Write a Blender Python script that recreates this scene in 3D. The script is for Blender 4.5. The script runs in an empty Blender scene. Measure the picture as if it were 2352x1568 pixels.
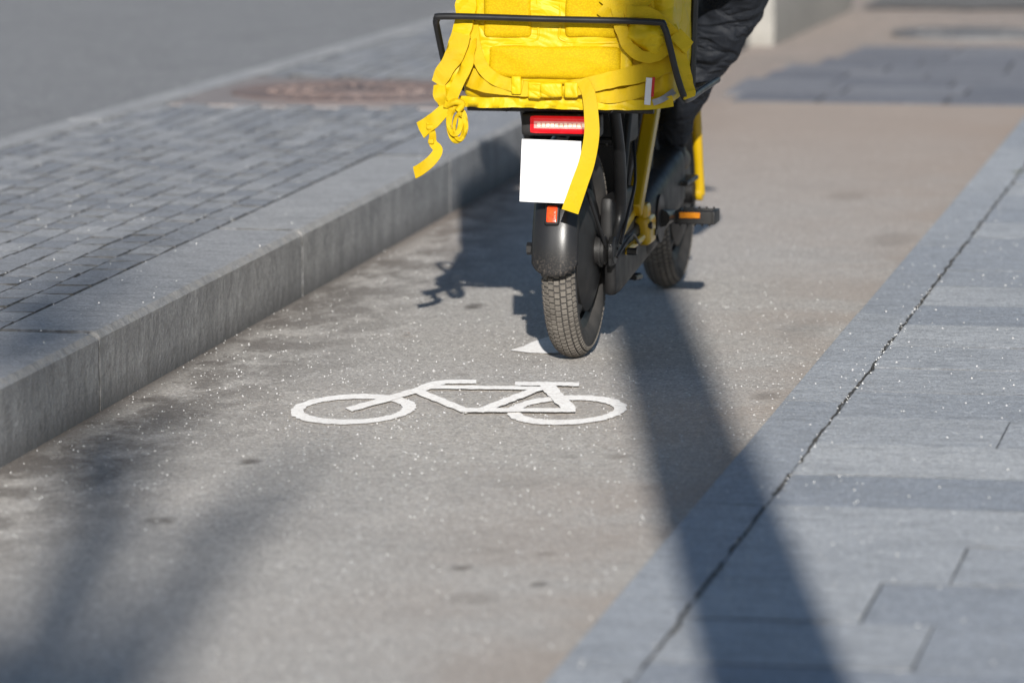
import bpy, bmesh, math, random
import numpy as np
from mathutils import Vector, Matrix, noise
random.seed(7); np.random.seed(7)
sc = bpy.context.scene; col = sc.collection
PI = math.pi

# ------------------------------------------------------------------ camera
F = 11000.0; IW = 2352.0; IH = 1568.0; CH = 1.6
TH = math.atan(1524 / F); PS = math.atan(2034 / math.hypot(F, 1524))
cd = bpy.data.cameras.new('camera'); cam = bpy.data.objects.new('camera', cd); col.objects.link(cam)
cam.location = (0, 0, CH); cam.rotation_euler = (PI / 2 - TH, 0, PS)
cd.sensor_width = 36; cd.lens = F / IW * 36; cd.clip_end = 3000
cd.dof.use_dof = True; cd.dof.focus_distance = 10.9; cd.dof.aperture_fstop = 3.4
sc.camera = cam
CR = Vector((math.cos(PS), math.sin(PS), 0))
CF = Vector((-math.sin(PS) * math.cos(TH), math.cos(PS) * math.cos(TH), -math.sin(TH)))
CU = Vector((-math.sin(PS) * math.sin(TH), math.cos(PS) * math.sin(TH), math.cos(TH)))
def ray(px, py): return CR * ((px - IW / 2) / F) + CU * (-(py - IH / 2) / F) + CF
def G(px, py, z=0.0):
    d = ray(px, py); t = (z - CH) / d.z
    return Vector((d.x * t, d.y * t, z))
def atY(px, py, Y):
    d = ray(px, py); t = Y / d.y
    return Vector((d.x * t, Y, CH + d.z * t))

# ------------------------------------------------------------------ light
SK = .1985
SAZ = Vector((-SK, 1, 0)).normalized(); EL = math.radians(21.0)
wd = bpy.data.worlds.new('World'); sc.world = wd; wd.use_nodes = True
nt = wd.node_tree; bg = nt.nodes['Background']
sky = nt.nodes.new('ShaderNodeTexSky'); sky.sky_type = 'NISHITA'; sky.sun_disc = False
sky.sun_elevation = EL; sky.sun_rotation = math.atan2(-SAZ.x, -SAZ.y)
sky.dust_density = .4; sky.ozone_density = 2.0
nt.links.new(sky.outputs[0], bg.inputs[0]); bg.inputs[1].default_value = 0.068
sl = bpy.data.lights.new('sun', 'SUN'); sl.energy = 5.0; sl.angle = math.radians(.5); sl.color = (1, .96, .895)
so = bpy.data.objects.new('sun', sl); col.objects.link(so)
so.rotation_euler = (SAZ * math.cos(EL) + Vector((0, 0, -math.sin(EL)))).to_track_quat('-Z', 'Y').to_euler()
so.location = (10, -40, 20)
sc.view_settings.view_transform = 'Standard'

# ------------------------------------------------------------------ materials
class NT:
    def __init__(s, name):
        s.m = bpy.data.materials.new(name); s.m.use_nodes = True
        s.t = s.m.node_tree; s.b = s.t.nodes['Principled BSDF']
        s.tc = s.t.nodes.new('ShaderNodeTexCoord').outputs['Object']
    def n(s, typ, props=None, **ins):
        nd = s.t.nodes.new('ShaderNode' + typ)
        for k, v in (props or {}).items(): setattr(nd, k, v)
        for k, v in ins.items():
            key = k.replace('_', ' ')
            if k[0] == 'i' and k[1:].isdigit(): key = int(k[1:])
            s.put(nd.inputs[key], v)
        return nd
    def put(s, sock, v):
        if isinstance(v, bpy.types.NodeSocket): s.t.links.new(v, sock)
        else:
            if isinstance(v, tuple) and len(v) == 3 and sock.type == 'RGBA': v = v + (1,)
            sock.default_value = v
    def map(s, scale, vec=None): return s.n('Mapping', Vector=vec or s.tc, Scale=scale).outputs[0]
    def noise(s, scale, detail=4, rough=.55, vec=None, dist=0):
        return s.n('TexNoise', Vector=vec or s.tc, Scale=scale, Detail=detail, Roughness=rough, Distortion=dist).outputs[0]
    def vor(s, scale, out=0, vec=None): return s.n('TexVoronoi', Vector=vec or s.tc, Scale=scale).outputs[out]
    def ramp(s, fac, lo, hi, a=0.0, b=1.0):
        return s.n('MapRange', {'clamp': True}, Value=fac, i1=lo, i2=hi, i3=a, i4=b).outputs[0]
    def mix(s, fac, a, b, mode='MIX'):
        nd = s.n('Mix', {'data_type': 'RGBA', 'blend_type': mode})
        s.put(nd.inputs[0], fac); s.put(nd.inputs[6], a); s.put(nd.inputs[7], b)
        return nd.outputs[2]
    def math(s, op, a, b=0.0):
        nd = s.n('Math', {'operation': op}); s.put(nd.inputs[0], a); s.put(nd.inputs[1], b); return nd.outputs[0]
    def xyz(s, i): return s.n('SeparateXYZ', Vector=s.tc).outputs[i]
    def bump(s, h, strength=.3, dist=.002, normal=None):
        nd = s.n('Bump', Height=h, Strength=strength, Distance=dist)
        if normal: s.put(nd.inputs['Normal'], normal)
        return nd.outputs[0]
    def done(s, c, rough=.8, normal=None, metal=0, spec=.5, coat=0, sheen=0, emit=0):
        s.put(s.b.inputs['Base Color'], c); s.put(s.b.inputs['Roughness'], rough)
        s.put(s.b.inputs['Metallic'], metal); s.put(s.b.inputs['Specular IOR Level'], spec)
        s.put(s.b.inputs['Coat Weight'], coat)
        if sheen: s.put(s.b.inputs['Sheen Weight'], sheen); s.put(s.b.inputs['Sheen Roughness'], .6)
        if emit: s.put(s.b.inputs['Emission Color'], c); s.put(s.b.inputs['Emission Strength'], emit)
        if normal: s.put(s.b.inputs['Normal'], normal)
        return s.m

def plain(name, c1, c2, scale=8, rough=.5, bs=60, bstr=.15, bd=.002, metal=0, spec=.5, coat=0, emit=0):
    q = NT(name); f = q.ramp(q.noise(scale, 5), .3, .7)
    return q.done(q.mix(f, c1, c2), q.ramp(q.noise(scale * 2.3, 3), .3, .7, rough * .85, min(1, rough * 1.15)),
                  q.bump(q.noise(bs, 4), bstr, bd), metal, spec, coat, 0, emit)

def asphalt(name, ca, cb, dirt=False, grain=1.0, mott=.22):
    q = NT(name)
    base = q.mix(q.ramp(q.noise(1.6, 6, .6), .35, .65), ca, cb)
    v = q.n('TexVoronoi', Vector=q.tc, Scale=130.0)
    vv = q.n('SeparateColor', Color=v.outputs['Color']).outputs[0]
    v2 = q.n('SeparateColor', Color=q.vor(280, 1)).outputs[1]
    base = q.mix(.52 * grain, base, q.mix(vv, tuple(x * .38 for x in ca), tuple(min(1, x * 1.62) for x in ca)))
    base = q.mix(.38 * grain, base, q.mix(v2, tuple(x * .34 for x in ca), tuple(min(1, x * 1.74) for x in ca)))
    base = q.mix(q.ramp(q.noise(75, 3), .54, .70, 0, .4), base, tuple(x * .40 for x in ca))
    base = q.mix(q.ramp(q.noise(11, 5, .65), .45, .75, 0, mott), base, tuple(x * .5 for x in cb))
    base = q.mix(q.ramp(q.noise(2.6, 5, .6), .5, .72, 0, .3), base, tuple(x * .62 for x in cb))
    base = q.mix(q.ramp(vv, .965, .975, 0, .6), base, (.85, .83, .8))
    h = q.math('ADD', q.math('MULTIPLY', v.outputs['Distance'], -1.0), q.noise(220, 3))
    if dirt:
        st = q.n('Attribute', {'attribute_name': 'stain'}).outputs['Fac']
        nz = q.noise(9, 5, .65, vec=q.map((1, .55, 1)))
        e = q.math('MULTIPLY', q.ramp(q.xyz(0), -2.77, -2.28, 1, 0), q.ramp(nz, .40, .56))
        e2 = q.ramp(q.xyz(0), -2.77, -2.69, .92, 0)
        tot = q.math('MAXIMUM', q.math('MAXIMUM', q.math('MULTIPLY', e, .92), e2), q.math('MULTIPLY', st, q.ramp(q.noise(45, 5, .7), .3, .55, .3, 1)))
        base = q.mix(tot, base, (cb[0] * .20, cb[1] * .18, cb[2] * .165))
        w = q.math('MULTIPLY', q.ramp(q.xyz(0), -1.9, -1.27), q.ramp(q.noise(2.2, 4), .38, .6, 0, .6))
        base = q.mix(w, base, (.51, .405, .33))
        y = q.ramp(q.xyz(1), 12.5, 17.0, 0, .7)
        base = q.mix(y, base, (.50, .365, .28))
    return q.done(base, .88, q.bump(h, .6, .004), 0, .25, sheen=.06)

def stone(name, ca, cb, streak=False, tone=True, grain=.25, t0=(.84, .86, .90), t1=(1.1, 1.09, 1.07), jd=.9):
    q = NT(name)
    base = q.mix(q.ramp(q.noise(3.0, 6, .6), .35, .65), ca, cb)
    v = q.n('TexVoronoi', Vector=q.tc, Scale=150.0)
    vv = q.n('SeparateColor', Color=v.outputs['Color']).outputs[0]
    v2 = q.n('SeparateColor', Color=q.vor(340, 1)).outputs[1]
    base = q.mix(grain, base, q.mix(vv, tuple(x * .4 for x in ca), tuple(min(1, x * 1.7) for x in ca)))
    base = q.mix(grain, base, q.mix(v2, tuple(x * .5 for x in ca), tuple(min(1, x * 1.6) for x in ca)))
    t = None
    if tone:
        t = q.n('Attribute', {'attribute_name': 'tone'}).outputs['Fac']
        base = q.mix(1.0, base, q.n('CombineColor', Red=q.ramp(t, 0, 1, t0[0], t1[0]), Green=q.ramp(t, 0, 1, t0[1], t1[1]), Blue=q.ramp(t, 0, 1, t0[2], t1[2])).outputs[0], 'MULTIPLY')
    base = q.mix(q.ramp(q.noise(16, 5, .75, vec=q.map((.55, 1.5, 1))), .47, .68, 0, .5), base, tuple(x * .5 for x in ca))
    base = q.mix(q.ramp(q.noise(5, 5, .7), .5, .75, 0, .3), base, tuple(x * .6 for x in cb))
    base = q.mix(q.ramp(q.noise(95, 4, .7), .59, .69, 0, .6), base, tuple(min(1, x * 1.6) for x in ca))
    base = q.mix(q.ramp(q.noise(80, 4, .7), .59, .70, 0, .55), base, tuple(x * .4 for x in ca))
    if tone:
        base = q.mix(q.ramp(t, -.9, -.4, q.ramp(q.noise(30, 3), .3, .6, jd * .5, jd), 0), base, q.mix(q.ramp(q.noise(40, 3), .4, .6), (.05, .048, .045), (.11, .105, .095)))
    if streak:
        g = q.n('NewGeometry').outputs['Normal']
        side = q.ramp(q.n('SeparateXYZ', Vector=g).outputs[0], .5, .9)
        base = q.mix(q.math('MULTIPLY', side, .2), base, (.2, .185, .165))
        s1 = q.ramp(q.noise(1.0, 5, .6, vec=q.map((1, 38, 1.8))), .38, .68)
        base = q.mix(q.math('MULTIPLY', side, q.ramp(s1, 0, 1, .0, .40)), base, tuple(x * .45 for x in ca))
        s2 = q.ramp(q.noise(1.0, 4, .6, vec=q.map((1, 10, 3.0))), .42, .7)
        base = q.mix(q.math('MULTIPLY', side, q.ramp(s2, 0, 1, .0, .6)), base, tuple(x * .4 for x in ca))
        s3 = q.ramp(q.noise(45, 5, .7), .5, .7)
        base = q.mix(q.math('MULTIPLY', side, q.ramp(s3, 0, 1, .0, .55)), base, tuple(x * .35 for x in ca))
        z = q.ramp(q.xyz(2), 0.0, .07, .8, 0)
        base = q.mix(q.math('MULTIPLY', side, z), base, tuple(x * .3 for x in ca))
        # worn, chipped pale arris
        ed = q.math('MULTIPLY', q.ramp(q.xyz(2), .156, .166), q.ramp(q.xyz(0), -2.80, -2.79))
        base = q.mix(q.math('MULTIPLY', ed, q.ramp(q.noise(28, 5, .7), .42, .6, 0, .6)), base, (.52, .50, .47))
    h = q.math('ADD', q.noise(150, 4), q.math('MULTIPLY', q.noise(30, 4), 1.5))
    return q.done(base, .82, q.bump(h, .75, .004), 0, .3)

M = {}
M['lane'] = asphalt('lane_asphalt', (.65, .572, .522), (.555, .503, .468), dirt=True)
M['road'] = asphalt('road_asphalt', (.28, .283, .295), (.24, .245, .26), grain=1.0)
M['sett'] = stone('dark_paving_stone', (.33, .335, .365), (.26, .268, .30), grain=.3, t0=(.78, .79, .82), t1=(1.1, 1.09, 1.08), jd=.6)
M['dark'] = asphalt('shaded_asphalt', (.17, .16, .158), (.13, .125, .125), mott=.4)  # shadow on the far ground put into a dark base colour
M['ground'] = asphalt('ground_asphalt', (.48, .385, .33), (.385, .335, .30), mott=.55)
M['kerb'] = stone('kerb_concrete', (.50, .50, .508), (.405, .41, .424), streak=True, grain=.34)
M['slab'] = stone('slab_granite', (.58, .60, .633), (.475, .50, .54), grain=.45, t0=(.72, .75, .80), t1=(1.08, 1.07, 1.05), jd=.72)
M['paver'] = stone('paver_concrete', (.47, .475, .49), (.37, .377, .398), grain=.38, t0=(.74, .76, .80), t1=(1.14, 1.13, 1.11), jd=.95)
M['joint'] = plain('joint_sand', (.045, .042, .038), (.12, .11, .095), 25, .95, 200, .6, .004)
def paint_mat():
    q = NT('road_paint'); f = q.ramp(q.noise(70, 5, .8), .40, .54)
    f2 = q.ramp(q.noise(14, 4, .6), .3, .6, .55, 1)
    v = q.n('SeparateColor', Color=q.vor(170, 1)).outputs[0]
    c = q.mix(q.ramp(v, .68, .9, 0, .55), (.94, .92, .885), (.6, .56, .52))
    return q.done(q.mix(q.math('MULTIPLY', f, f2), (.56, .5, .465), c), .75, q.bump(q.noise(220, 3), .45, .003), 0, .3, sheen=.55)
M['paint'] = paint_mat()
M['grit'] = plain('white_grit', (.82, .82, .82), (.72, .71, .68), 40, .35)
YA, YB = (.76, .54, .003), (.67, .45, .003)
def fabric(name, a, b, wr=9, ws=.5, weave=700, wstr=.12, rough=.5, crease=0.0):
    q = NT(name); f = q.ramp(q.noise(6, 4), .3, .7)
    n1 = q.bump(q.noise(wr, 3, .5, dist=1.0), ws, .02)
    if crease:
        cr_ = q.math('ABSOLUTE', q.math('SUBTRACT', q.noise(wr * .8, 2, .5, vec=q.map((1, 1, 1.8)), dist=.6), .5))
        n1 = q.bump(q.ramp(cr_, 0, .1), crease, .012, n1)
    n2 = q.bump(q.n('TexWave', {'bands_direction': 'DIAGONAL'}, Vector=q.tc, Scale=float(weave), Distortion=.5).outputs['Fac'], wstr, .001, n1)
    return q.done(q.mix(f, a, b), rough, n2, 0, .35)
M['bag'] = fabric('yellow_nylon', YA, YB, 9, .5, wstr=.05, crease=.35)
M['web'] = fabric('yellow_webbing', (.72, .49, .003), (.63, .41, .003), 14, .3, 330, .4, .6)
def meshpad():
    q = NT('yellow_mesh_padding')
    v = q.n('TexVoronoi', Vector=q.map((1, .6, 1.3)), Scale=230.0).outputs['Distance']
    c = q.mix(q.ramp(v, .2, .65), (.69, .465, .002), (.58, .375, .001))
    return q.done(c, .7, q.bump(v, -.15, .002, q.bump(q.noise(9, 3), .35, .02)), 0, .2)
M['pad'] = meshpad()
M['frame'] = plain('yellow_frame_paint', (.66, .42, .004), (.6, .37, .004), 6, .35, 90, .03, .001, 0, .5, .3)
M['black'] = plain('black_metal', (.012, .012, .013), (.022, .022, .023), 12, .4, 200, .1, .001)
M['plastic'] = plain('black_plastic', (.013, .013, .014), (.024, .023, .023), 9, .5, 300, .2, .0015)
def fender_mat():
    q = NT('fender_plastic')
    dust = q.ramp(q.xyz(2), .225, .29, .7, 0)
    sp = q.ramp(q.noise(200, 4, .7), .50, .66)
    c = q.mix(q.math('MULTIPLY', dust, sp), q.mix(q.ramp(q.noise(12, 4), .3, .7), (.014, .014, .016), (.024, .023, .024)), (.2, .17, .14))
    return q.done(c, .33, q.bump(q.noise(300, 3), .12, .001), 0, .55)
M['fender'] = fender_mat()
M['cloth'] = fabric('black_cloth', (.009, .011, .016), (.015, .018, .025), 11, .8, 600, .1, .7, crease=.7)
M['rubber'] = plain('tyre_rubber', (.04, .038, .037), (.075, .07, .066), 18, .85, 220, .3, .002)
M['tread'] = plain('dusty_tread_rubber', (.135, .121, .106), (.235, .212, .186), 22, .95, 260, .5, .003, 0, .2)
M['steel'] = plain('grey_steel', (.22, .22, .225), (.32, .32, .32), 30, .35, 120, .08, .001, .8)
M['white'] = plain('white_plate', (.8, .8, .81), (.83, .83, .84), 5, .5, 80, .02, .001)
M['red'] = plain('red_lens', (.8, .012, .02), (.7, .008, .014), 40, .15, 200, .25, .001, 0, .6, .5, emit=.55)
M['led'] = plain('clear_led', (1.0, .86, .7), (.95, .7, .5), 150, .2, 200, .2, .001, emit=.6)
M['guide'] = plain('pink_guide', (.85, .38, .34), (.8, .28, .26), 90, .2, emit=.45)
M['glass'] = plain('lamp_glass', (.7, .7, .7), (.6, .6, .6), 50, .1)
M['orange'] = plain('orange_reflector', (.85, .30, .01), (.75, .23, .01), 60, .25, 300, .3, .001)
M['redref'] = plain('red_reflector', (.95, .12, .02), (.8, .05, .012), 120, .2, 300, .4, .001)
M['rust'] = plain('rusty_iron', (.31, .27, .26), (.40, .36, .35), 4, .85, 40, .6, .006)
M['rustd'] = plain('rusty_iron_cover', (.23, .165, .148), (.33, .26, .24), 6, .8, 40, .6, .006)
M['iron'] = plain('dark_iron', (.17, .17, .18), (.25, .248, .25), 7, .7, 40, .6, .006)
M['concrete'] = stone('block_concrete', (.42, .405, .375), (.33, .32, .30), tone=False)
M['skin'] = plain('skin', (.45, .27, .19), (.4, .235, .165), 9, .55)
M['grey'] = plain('grey_reflective_tape', (.3, .3, .31), (.4, .4, .41), 30, .4)
M['redtag'] = plain('red_tag_fabric', (.6, .02, .02), (.5, .015, .015), 30, .6)
M['galv'] = plain('galvanised_post', (.3, .31, .32), (.38, .39, .4), 12, .5, 60, .1, .001, .6)
M['bark'] = plain('bark', (.12, .10, .08), (.2, .17, .14), 9, .95, 30, .9, .02)
M['leaf'] = plain('dry_leaf', (.42, .16, .04), (.3, .12, .03), 60, .7)
M['moss'] = plain('yellow_leaf', (.42, .4, .06), (.3, .32, .05), 60, .7)

# ------------------------------------------------------------------ mesh helpers
ORG = {}
def cr(pts, n):
    P = [Vector(p) for p in pts]; out = []
    for i in range(len(P) - 1):
        p0 = P[max(i - 1, 0)]; p1 = P[i]; p2 = P[i + 1]; p3 = P[min(i + 2, len(P) - 1)]
        for k in range(n):
            t = k / n
            out.append(.5 * ((2 * p1) + (p2 - p0) * t + (2 * p0 - 5 * p1 + 4 * p2 - p3) * t * t + (3 * p1 - p0 - 3 * p2 + p3) * t ** 3))
    out.append(P[-1]); return out

class MB:
    def __init__(s): s.v = []; s.f = []; s.tone = []
    def add(s, vs, fs, tone=.5):
        o = len(s.v); s.v += [tuple(p) for p in vs]
        for k, f in enumerate(fs): s.f.append(tuple(i + o for i in f)); s.tone.append(tone[k] if isinstance(tone, list) else tone)
        return s
    def box(s, c, size, rot=None):
        hx, hy, hz = [q / 2 for q in size]; vs = []
        for z in (-hz, hz):
            for x, y in ((-hx, -hy), (hx, -hy), (hx, hy), (-hx, hy)):
                p = Vector((x, y, z))
                if rot is not None: p = rot @ p
                vs.append(Vector(c) + p)
        return s.add(vs, [(3, 2, 1, 0), (4, 5, 6, 7), (0, 1, 5, 4), (1, 2, 6, 5), (2, 3, 7, 6), (3, 0, 4, 7)])
    def tube(s, pts, r, seg=12, n=0, flat=1.0):
        P = cr(pts, n) if n else [Vector(p) for p in pts]
        m = len(P)
        if not isinstance(r, (list, tuple)): R = [r] * m
        else:
            R = []
            for i in range(m):
                u = i / (m - 1) * (len(r) - 1); k = min(int(u), len(r) - 2); R.append(r[k] * (1 - (u - k)) + r[k + 1] * (u - k))
        vs = []; fs = []; up = None
        for i, p in enumerate(P):
            t = (P[min(i + 1, m - 1)] - P[max(i - 1, 0)]).normalized()
            if up is None:
                up = Vector((0, 0, 1)) if abs(t.z) < .9 else Vector((1, 0, 0))
            a = (up - t * up.dot(t)).normalized(); b = t.cross(a); up = a
            for k in range(seg):
                q = 2 * PI * k / seg
                vs.append(p + (a * math.cos(q) + b * math.sin(q) * flat) * R[i])
        for i in range(m - 1):
            for k in range(seg):
                k2 = (k + 1) % seg
                fs.append((i * seg + k, i * seg + k2, (i + 1) * seg + k2, (i + 1) * seg + k))
        fs.append(tuple(range(seg - 1, -1, -1))); fs.append(tuple((m - 1) * seg + k for k in range(seg)))
        return s.add(vs, fs)
    def lathe(s, c, axis, prof, seg=32, closed=False):
        ax = Vector(axis).normalized(); a = Vector((0, 0, 1)) if abs(ax.z) < .9 else Vector((1, 0, 0))
        a = (a - ax * a.dot(ax)).normalized(); b = ax.cross(a); vs = []; fs = []; m = len(prof)
        for k in range(seg):
            q = 2 * PI * k / seg; d = a * math.cos(q) + b * math.sin(q)
            for r, h in prof: vs.append(Vector(c) + ax * h + d * r)
        for k in range(seg):
            k2 = (k + 1) % seg
            for i in range(m if closed else m - 1):
                j = (i + 1) % m
                fs.append((k * m + i, k * m + j, k2 * m + j, k2 * m + i))
        return s.add(vs, fs)
    def ribbon(s, pts, w, th=.0025, nrm=(0, -1, 0), n=6, twist=None, wob=0.0):
        P = cr(pts, n); m = len(P); vs = []; fs = []
        for i, p in enumerate(P):
            t = (P[min(i + 1, m - 1)] - P[max(i - 1, 0)]).normalized()
            nn = Vector(nrm)
            if twist: nn = Matrix.Rotation(twist[0] + (twist[1] - twist[0]) * i / (m - 1), 3, t) @ nn
            nn = (nn - t * nn.dot(t)).normalized(); sd = t.cross(nn)
            ww = (w if not isinstance(w, tuple) else w[0] + (w[1] - w[0]) * i / (m - 1)) / 2
            if wob: ww *= 1 + .12 * noise.noise(p * 45)
            def wv(k): return nn * wob * (noise.noise(p * 38 + Vector((k * 1.3, 0, 0)))) if wob else nn * 0
            cup = nn * (.04 * ww)
            a_, b_, c_ = wv(0), wv(1), wv(2)
            vs += [p + sd * ww + nn * th / 2 + a_, p + nn * th / 2 + cup + b_, p - sd * ww + nn * th / 2 + c_,
                   p - sd * ww - nn * th / 2 + c_, p - nn * th / 2 + cup + b_, p + sd * ww - nn * th / 2 + a_]
        for i in range(m - 1):
            for k in range(6):
                k2 = (k + 1) % 6
                fs.append((i * 6 + k, i * 6 + k2, (i + 1) * 6 + k2, (i + 1) * 6 + k))
        fs.append((5, 4, 3, 2, 1, 0)); o = (m - 1) * 6; fs.append(tuple(o + k for k in range(6)))
        return s.add(vs, fs)
    def rbox(s, c, half, r, n=8, wr=0.0, wsc=9.0, rot=None, puff=0.0):
        h = Vector(half); c = Vector(c)
        for ax in range(3):
            u, w = (ax + 1) % 3, (ax + 2) % 3
            for sg in (-1, 1):
                vs = []; fs = []
                for i in range(n + 1):
                    for j in range(n + 1):
                        ci = math.sin((i / n - .5) * PI) * .35 + (i / n * 2 - 1) * .65; cj = math.sin((j / n - .5) * PI) * .35 + (j / n * 2 - 1) * .65
                        p = Vector((0, 0, 0)); p[ax] = sg * h[ax]; p[u] = ci * h[u]; p[w] = cj * h[w]
                        q = Vector([max(-h[k] + r, min(h[k] - r, p[k])) for k in range(3)])
                        d = p - q
                        if d.length > 1e-6: p = q + d.normalized() * r if sum(abs(x) > 1e-6 for x in d) > 1 else p
                        if puff: p[1] += math.copysign(1, p[1]) * puff * max(0, 1 - (p.x / h.x) ** 2) * max(0, 1 - (p.z / h.z) ** 2)
                        g = c + (rot @ p if rot is not None else p)
                        if wr:
                            nv = noise.noise_vector(g * wsc) * wr + noise.noise_vector(g * wsc * 2.3) * wr * .25
                            rg = 1 - abs(noise.noise(Vector((g.x * wsc * .7, g.y * wsc, g.z * wsc * 1.5)) + Vector((3.1, 0, 0)))) * 2.6
                            if rg > 0: nv = nv + Vector((0, -1, 0)) * rg * rg * wr * .8
                            g = g + nv
                        vs.append(g)
                for i in range(n):
                    for j in range(n):
                        q = (i * (n + 1) + j, (i + 1) * (n + 1) + j, (i + 1) * (n + 1) + j + 1, i * (n + 1) + j + 1)
                        fs.append(q if sg > 0 else q[::-1])
                s.add(vs, fs)
        return s
    def build(s, name, mat, parent=None, smooth=True, bevel=0, weld=False, sharp=40, origin=None, solid=0, sub=0):
        o = ORG[parent.name] if parent is not None else Vector(origin or (0, 0, 0))
        me = bpy.data.meshes.new(name); me.from_pydata([tuple(Vector(p) - o) for p in s.v], [], s.f)
        at = me.attributes.new('tone', 'FLOAT', 'FACE'); at.data.foreach_set('value', s.tone)
        if weld:
            b = bmesh.new(); b.from_mesh(me); bmesh.ops.remove_doubles(b, verts=b.verts, dist=1e-5); b.to_mesh(me); b.free()
        me.materials.append(mat)
        if smooth:
            me.polygons.foreach_set('use_smooth', [True] * len(me.polygons)); me.set_sharp_from_angle(angle=math.radians(sharp))
        ob = bpy.data.objects.new(name, me); col.objects.link(ob)
        if parent is not None: ob.parent = parent
        else: ob.location = o
        ORG[ob.name] = o
        if bevel:
            bm_ = ob.modifiers.new('bevel', 'BEVEL'); bm_.width = bevel; bm_.segments = 2; bm_.limit_method = 'ANGLE'
        if solid:
            sm = ob.modifiers.new('solid', 'SOLIDIFY'); sm.thickness = solid; sm.offset = 0
        if sub:
            sb = ob.modifiers.new('sub', 'SUBSURF'); sb.levels = sub; sb.render_levels = sub
        return ob

def tag(o, label, cat, group=None):
    o['label'] = label; o['category'] = cat
    if group: o['group'] = group
    return o
def struct(o): o['kind'] = 'structure'; return o
def thing(name, loc, label, cat, group=None):
    o = bpy.data.objects.new(name, None); col.objects.link(o); o.location = loc; o.empty_display_size = .1
    ORG[o.name] = Vector(loc); return tag(o, label, cat, group)

# ------------------------------------------------------------------ setting
KF, KB, KZ = -2.77, -3.0, .175          # left kerb front, back, top
RK, RB, RZ = -1.27, -1.135, .05         # right kerb, back, top
YE = 20.9
def oline(y): return -4.15 + .0515 * (y - 14)      # inner edge of the far kerb

def sheet(name, x0, x1, y0, y1, z, mat):
    return struct(MB().add([(x0, y0, z), (x1, y0, z), (x1, y1, z), (x0, y1, z)], [(0, 1, 2, 3)]).build(name, mat, smooth=False))
sheet('ground', -900, 900, -900, 900, -.012, M['ground'])

# cycle lane, fine grid carrying a stain attribute
xs = np.linspace(KF - .05, RK + .06, 130); ys = np.linspace(3.0, 18.05, 980)
gx, gy = np.meshgrid(xs, ys)
st = np.zeros_like(gx)
for px, py, rx, ry, k in ((570, 1060, .02, .035, .9), (1090, 703, .024, .06, .9), (1060, 1303, .019, .026, .85), (1240, 1341, .016, .022, .8), (1250, 1272, .016, .02, .7),
        (365, 1195, .03, .035, .7), (1085, 1375, .045, .05, .35), (1130, 1265, .04, .04, .3), (1950, 450, .06, .12, .45), (2050, 550, .06, .16, .45), (1420, 1048, .022, .03, .5),
        (770, 690, .07, .2, .8), (680, 720, .06, .2, .7), (1310, 1048, .018, .02, .4), (500, 905, .05, .08, .6), (1760, 910, .03, .05, .6), (1190, 1110, .05, .06, .2),
        (400, 950, .09, .12, .7), (330, 985, .06, .09, .6), (100, 1075, .09, .1, .7), (1840, 760, .05, .2, .25), (1500, 1120, .03, .03, .3), (160, 1110, .05, .05, .5), (1060, 860, .02, .02, .3), (600, 790, .05, .14, .7), (470, 860, .06, .1, .7)):
    c = G(px, py); d = np.sqrt(((gx - c.x) / rx) ** 2 + ((gy - c.y) / ry) ** 2) + .22 * np.sin(gx * 160 + gy * 47) * np.sin(gy * 73 - gx * 90)
    st = np.maximum(st, k * np.clip(1.35 - d, 0, .6) / .6)
ny, nx = gx.shape
vv = np.stack([gx.ravel(), gy.ravel(), np.zeros(gx.size)], 1)
ii = np.arange(ny * nx).reshape(ny, nx)
ff = np.stack([ii[:-1, :-1].ravel(), ii[:-1, 1:].ravel(), ii[1:, 1:].ravel(), ii[1:, :-1].ravel()], 1)
me = bpy.data.meshes.new('cycle_lane'); me.from_pydata(vv.tolist(), [], ff.tolist())
at = me.attributes.new('stain', 'FLOAT', 'POINT'); at.data.foreach_set('value', st.ravel().astype(np.float32))
me.materials.append(M['lane']); ob = bpy.data.objects.new('cycle_lane', me); col.objects.link(ob); struct(ob)

def bricks(mb, rects, zt, dep, bev, lim=None, tilt=.001, ends_only=False):
    for x0, x1, y0, y1 in rects:
        tn = random.random(); dz = random.uniform(-tilt, tilt)
        tx, ty = random.uniform(-tilt, tilt), random.uniform(-tilt, tilt)
        def ring(i, z):
            out = []
            for k, (x, y) in enumerate(((x0 + i, y0 + i), (x1 - i, y0 + i), (x1 - i, y1 - i), (x0 + i, y1 - i))):
                if lim and x < lim(y) + i: x = lim(y) + i
                out.append((x, y, z + (dz + (tx if x > (x0 + x1) / 2 else -tx) + (ty if y > (y0 + y1) / 2 else -ty) if z > zt - dep + .001 else 0)))
            return out
        vs = ring(0, zt - dep) + ring(0, zt - bev) + ring(bev, zt)
        fs = [(8, 9, 10, 11)]; tl = [tn]
        for a in (0, 4):
            for k in range(4):
                k2 = (k + 1) % 4; fs.append((a + k, a + k2, a + 4 + k2, a + 4 + k))
                tl.append(tn if ends_only and (k in (1, 3)) else -1.0)
        mb.add(vs, fs, tl)
    return mb

# left kerb
rc = []; y = 10.09 - 4 * 2
while y < YE: rc.append((KB - .011, KF, y + .007, min(y + 2 - .007, YE))); y += 2
struct(bricks(MB(), rc, KZ, .22, .014, ends_only=True, tilt=.0008).build('kerb', M['kerb'], smooth=False))
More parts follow.
